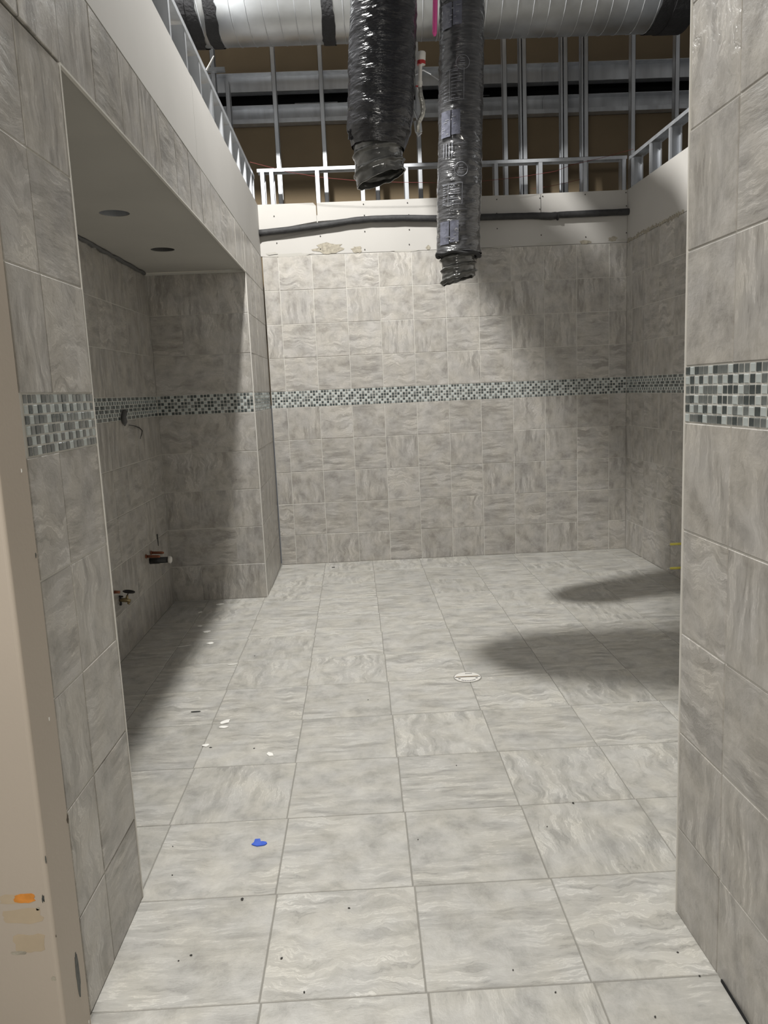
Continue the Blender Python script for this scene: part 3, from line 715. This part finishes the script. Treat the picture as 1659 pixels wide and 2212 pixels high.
# stop valve
p = onx(258, 1292, XA); Yv = p.y; Z = lambda x, y: at(x, y, Yv)
t = thing('stop_valve', 'brass stop valve with black oval handle low on the alcove wall', 'valve', tuple(p))
q = Z(282, 1298)
mb = MB(); mb.smooth = True; mb.tube([Vector((XA, Yv, q.z+.03)), Z(272, 1296), q], [.035, .05, .035], 12); mb.tube([Z(276, 1302), Z(280, 1303)], .03, 10); mb.tube([Z(274, 1296), Z(275, 1285)], [.035, .02], 10); vb = tpart(t, 'valve_body', mb, MT['brass'])
mb = MB(); hc = Z(278.5, 1278); mb.tube([hc+Vector((.11*math.cos(k*math.pi/10), .08*math.sin(k*math.pi/10), -.02*math.cos(k*math.pi/10))) for k in range(20)], .018, 8, closed=True); mb.tube([hc+Vector((-.1, 0, 0)), hc+Vector((.1, 0, 0))], .012, 6); mb.tube([hc, Z(275, 1286)], .012, 6); part(vb, 'handle', mb, MT['blackplastic'], base=tuple(t['base']))
mb = MB(); mb.tube([Z(250, 1289), Z(250, 1307)], .03, 8); mb.tube([Z(260, 1290), Z(262, 1306)], .022, 8); mb.tube([Z(257, 1288), Z(266, 1289)], .02, 8); mb.tube([Z(250, 1306), Z(263, 1306)], .02, 8); tpart(t, 'supply_tube', mb, MT['blackplastic'])
p = onx(247, 1279, XA); q = at(259, 1279, p.y); mb = MB(); mb.smooth = True; mb.tube([Vector((XA, p.y, p.z)), q], [.034, .03], 12); single('copper_stub', 'copper stub above the stop valve, half hidden by the tiled wall end', 'pipe', mb, MT['copper'], tuple(p))
# electrical stub
t = thing('cable_stub', 'grey cable end hanging over the mosaic band in the alcove', 'cable', tuple(onx(268, 893, XA)))
mb = MB(); mb.smooth = True; mb.tube([onx(268, 891, XA+.01), onx(267, 900, XA+.05), onx(269, 912, XA+.05), onx(270, 920, XA+.04)], [.075, .06, .065, .012], 10); tpart(t, 'cable', mb, MT['slab'])
mb = MB(); mb.tube([onx(278, 918, XA+.02), onx(290, 920, XA+.06), onx(301, 924, XA+.06), onx(307, 930, XA+.04), onx(306, 938, XA+.03), onx(303, 948, XA+.02)], [.006, .01, .014, .012, .01, .006], 6); tpart(t, 'wire', mb, MT['rubber'])

# yellow wires on the right wall
for (x, y, dy, lab) in ((1443, 1176, 0, 'upper of two short yellow wires sticking out of the right wall'), (1443, 1228, 0, 'lower of two short yellow wires sticking out of the right wall near the floor')):
    Yw = 19.75; tip = at(x, y, Yw); base = at(x+40, y-2, Yw); base.x = X2+(D-Yw)*AF-.0
    t = thing('wire_tail', lab, 'wire', tuple(base))
    s0 = tip.lerp(base, .12); mb = MB(); mb.smooth = True; mb.tube([base, s0], [.032, .032], 10); tpart(t, 'insulation', mb, MT['yellow'])
    mb = MB(); mb.tube([s0, tip, tip+Vector((-.01, 0, -.03))], .013, 6); tpart(t, 'bare_tip', mb, MT['white'])

# ------------------------------------------------------------------ floor drain
dc = onfloor(1010, 1463); dc.z = 0; rdn = .262
t = thing('floor_drain', 'round white floor drain cover with a dark slot across its middle', 'drain', tuple(dc))
def disc(r, z0, z1, n=40): 
    mb = MB(); mb.prism([(dc.x+r*math.cos(2*math.pi*k/n), dc.y+r*math.sin(2*math.pi*k/n)) for k in range(n)], z0, z1); return mb
tpart(t, 'rim', disc(rdn, .0015, .004), MT['fgrout']); cv = tpart(t, 'cover', disc(rdn*.93, .003, .008), MT['white']); DB = tuple(dc)
mb = MB(); mb.box(dc.x-rdn*.9, dc.x+rdn*.9, dc.y-.012, dc.y+.012, .008, .010); part(cv, 'slot', mb, MT['speck'], base=DB)
mb = MB(); mb.box(dc.x-rdn*.8, dc.x+rdn*.78, dc.y+.016, dc.y+.04, .008, .0095); part(cv, 'tape_strip', mb, MT['stain'], base=DB)
mb = MB()
for k in range(9):
    th = math.radians(232+k*9.5); x, y = dc.x+.19*math.cos(th), dc.y+.19*math.sin(th); mb.box(x-.012, x+.008, y-.02, y+.018, .008, .0095)
for k in range(6): mb.box(dc.x-.02+.022*k, dc.x-.006+.022*k, dc.y+.15, dc.y+.19, .008, .0095)
for sx in (-1, 1): mb.box(dc.x+sx*.16-.02, dc.x+sx*.16+.02, dc.y-.09, dc.y-.05, .008, .0095)
part(cv, 'stamped_marks', mb, MT['slab'], stuff=True, base=DB)

# ------------------------------------------------------------------ litter on the floor
def litter(name, px, py, w_, l_, ang, mat, label, cat, group=None, t_=.012, seed=None, j=.3, n=9):
    c = onfloor(px, py); c.z = .001; s = px if seed is None else seed
    mb = MB(); Mx = Matrix.Rotation(math.radians(ang), 4, 'Z'); Mx.translation = c
    q_ = 1.25 if cat == 'chip' else 1
    mb.prism(blob(n, l_*q_, w_*q_, j, s), 0, t_, Mx)
    return single(name, label, cat, mb, mat, tuple(c), group)
WC = 'plaster_chip'
litter(WC, 475, 1306, .05, .07, 10, MT['chip'], 'white chip nearest the alcove back wall', 'chip', 'white chips on the floor')
litter(WC, 433, 1323, .02, .06, 50, MT['chip'], 'faint white chip left of the one nearest the alcove back wall', 'chip', 'white chips on the floor')
litter(WC, 432, 1353, .04, .045, 5, MT['chip'], 'tiny white chip just behind a larger one in the alcove', 'chip', 'white chips on the floor')
litter(WC, 447, 1365, .05, .075, 5, MT['chip'], 'oblong white chip in the middle of the alcove floor', 'chip', 'white chips on the floor')
litter(WC, 454, 1390, .05, .06, 35, MT['chip'], 'bean-shaped white chip in line with the long thin scrap', 'chip', 'white chips on the floor')
litter('plastic_strip', 398, 1396, .012, .14, 18, MT['chip'], 'long thin white scrap lying in the alcove shadow', 'scrap', t_=.008, j=.1)
litter('plastic_strip', 503, 1436, .016, .11, 3, MT['chip'], 'straight white strip lying on a floor joint', 'scrap', t_=.01, j=.08)
litter(WC, 487, 1560, .05, .07, 50, MT['chip'], 'curved white chip behind its neighbour on the left floor', 'chip', 'white chips on the floor')
litter(WC, 484, 1571, .035, .06, 5, MT['chip'], 'flat white chip touching the curved chip behind it', 'chip', 'white chips on the floor')
litter(WC, 445, 1611, .035, .04, 0, MT['chip'], 'small round white chip beside a dark speck', 'chip', 'white chips on the floor')
litter(WC, 583, 1630, .06, .035, 35, MT['chip'], 'triangular white chip alone on its floor tile', 'chip', 'white chips on the floor', j=.45, n=5)
litter('metal_scrap', 423, 1538, .016, .085, 0, MT['bare'], 'short straight dark grey strip on the left floor', 'scrap', t_=.012, j=.06)
litter('curled_scrap', 720, 1226, .03, .05, 0, MT['speck'], 'tiny dark curl of wire near the back wall', 'scrap', j=.2)
c = onfloor(561, 1824); c.z = 0
t = thing('tape_scrap', 'crumpled scrap of blue tape on the floor', 'tape', tuple(c))
mb = MB(); o = blob(10, .085, .045, .2, 5); mb.prism([(c.x+x, c.y+y) for x, y in o], .002, .012); mb.add([c+Vector((-.08, -.02, .01)), c+Vector((-.06, .05, .045)), c+Vector((.0, .06, .04)), c+Vector((.02, .0, .012))], [(0, 1, 2, 3)]); tpart(t, 'tape', mb, MT['blue'])
mb = MB(); mb.prism([(c.x-.03+x*.3, c.y+.055+y*.6) for x, y in o], .003, .02); tpart(t, 'backing', mb, MT['white'])
GR = 'dark specks of grit on the floor'
GRIT = ((455, 1615, .018, 'dark speck right beside the small round white chip'), (549, 1617, .016, 'short dark sliver left of the triangular white chip'), (795, 1512, .010, 'tiny dark speck on the mid floor left of the drain'),
 (1238, 1735, .020, 'black speck sitting on a floor joint toward the right wall end'), (523, 1943, .022, 'largest dark crumb, in front of the blue tape'), (754, 1962, .012, 'dark speck right of the crumb in front of the blue tape'),
 (413, 2064, .013, 'dark speck on the left front floor, right one of a close pair'), (386, 2076, .009, 'dark speck on the left front floor, left one of a close pair'), (608, 2071, .016, 'brownish speck at front, between the two middle joints'),
 (657, 2144, .013, 'dark speck just behind the front floor joint'), (372, 1891, .010, 'dark speck near the foot of the left tiled wall end'), (373, 1829, .008, 'tiny dark speck left of the blue tape'),
 (1379, 1516, .008, 'faint speck near the right wall end, behind the shadow edge'), (1182, 1786, .009, 'faint dash of grit behind the front right tiles'), (903, 1814, .008, 'faint speck on the centre floor ahead of the drain'),
 (986, 1654, .010, 'speck on the floor straight in front of the drain'), (550, 1417, .011, 'small dark speck behind the straight white strip'), (1464, 2058, .010, 'dark speck by the foot of the right tiled wall end'),
 (1511, 2109, .010, 'dark speck on the front joint near the right wall'), (1200, 2144, .010, 'dark speck right of centre on the front tiles'), (1415, 2197, .010, 'dark speck at the bottom right of the floor'), (1108, 2096, .009, 'dark speck in the middle of the front right tile'))
for i, (px, py, q, lab) in enumerate(GRIT):
    litter('grit_speck', px, py, q*.7, q, 30*i, MT['speck'], lab, 'grit', GR, t_=.006, seed=i)
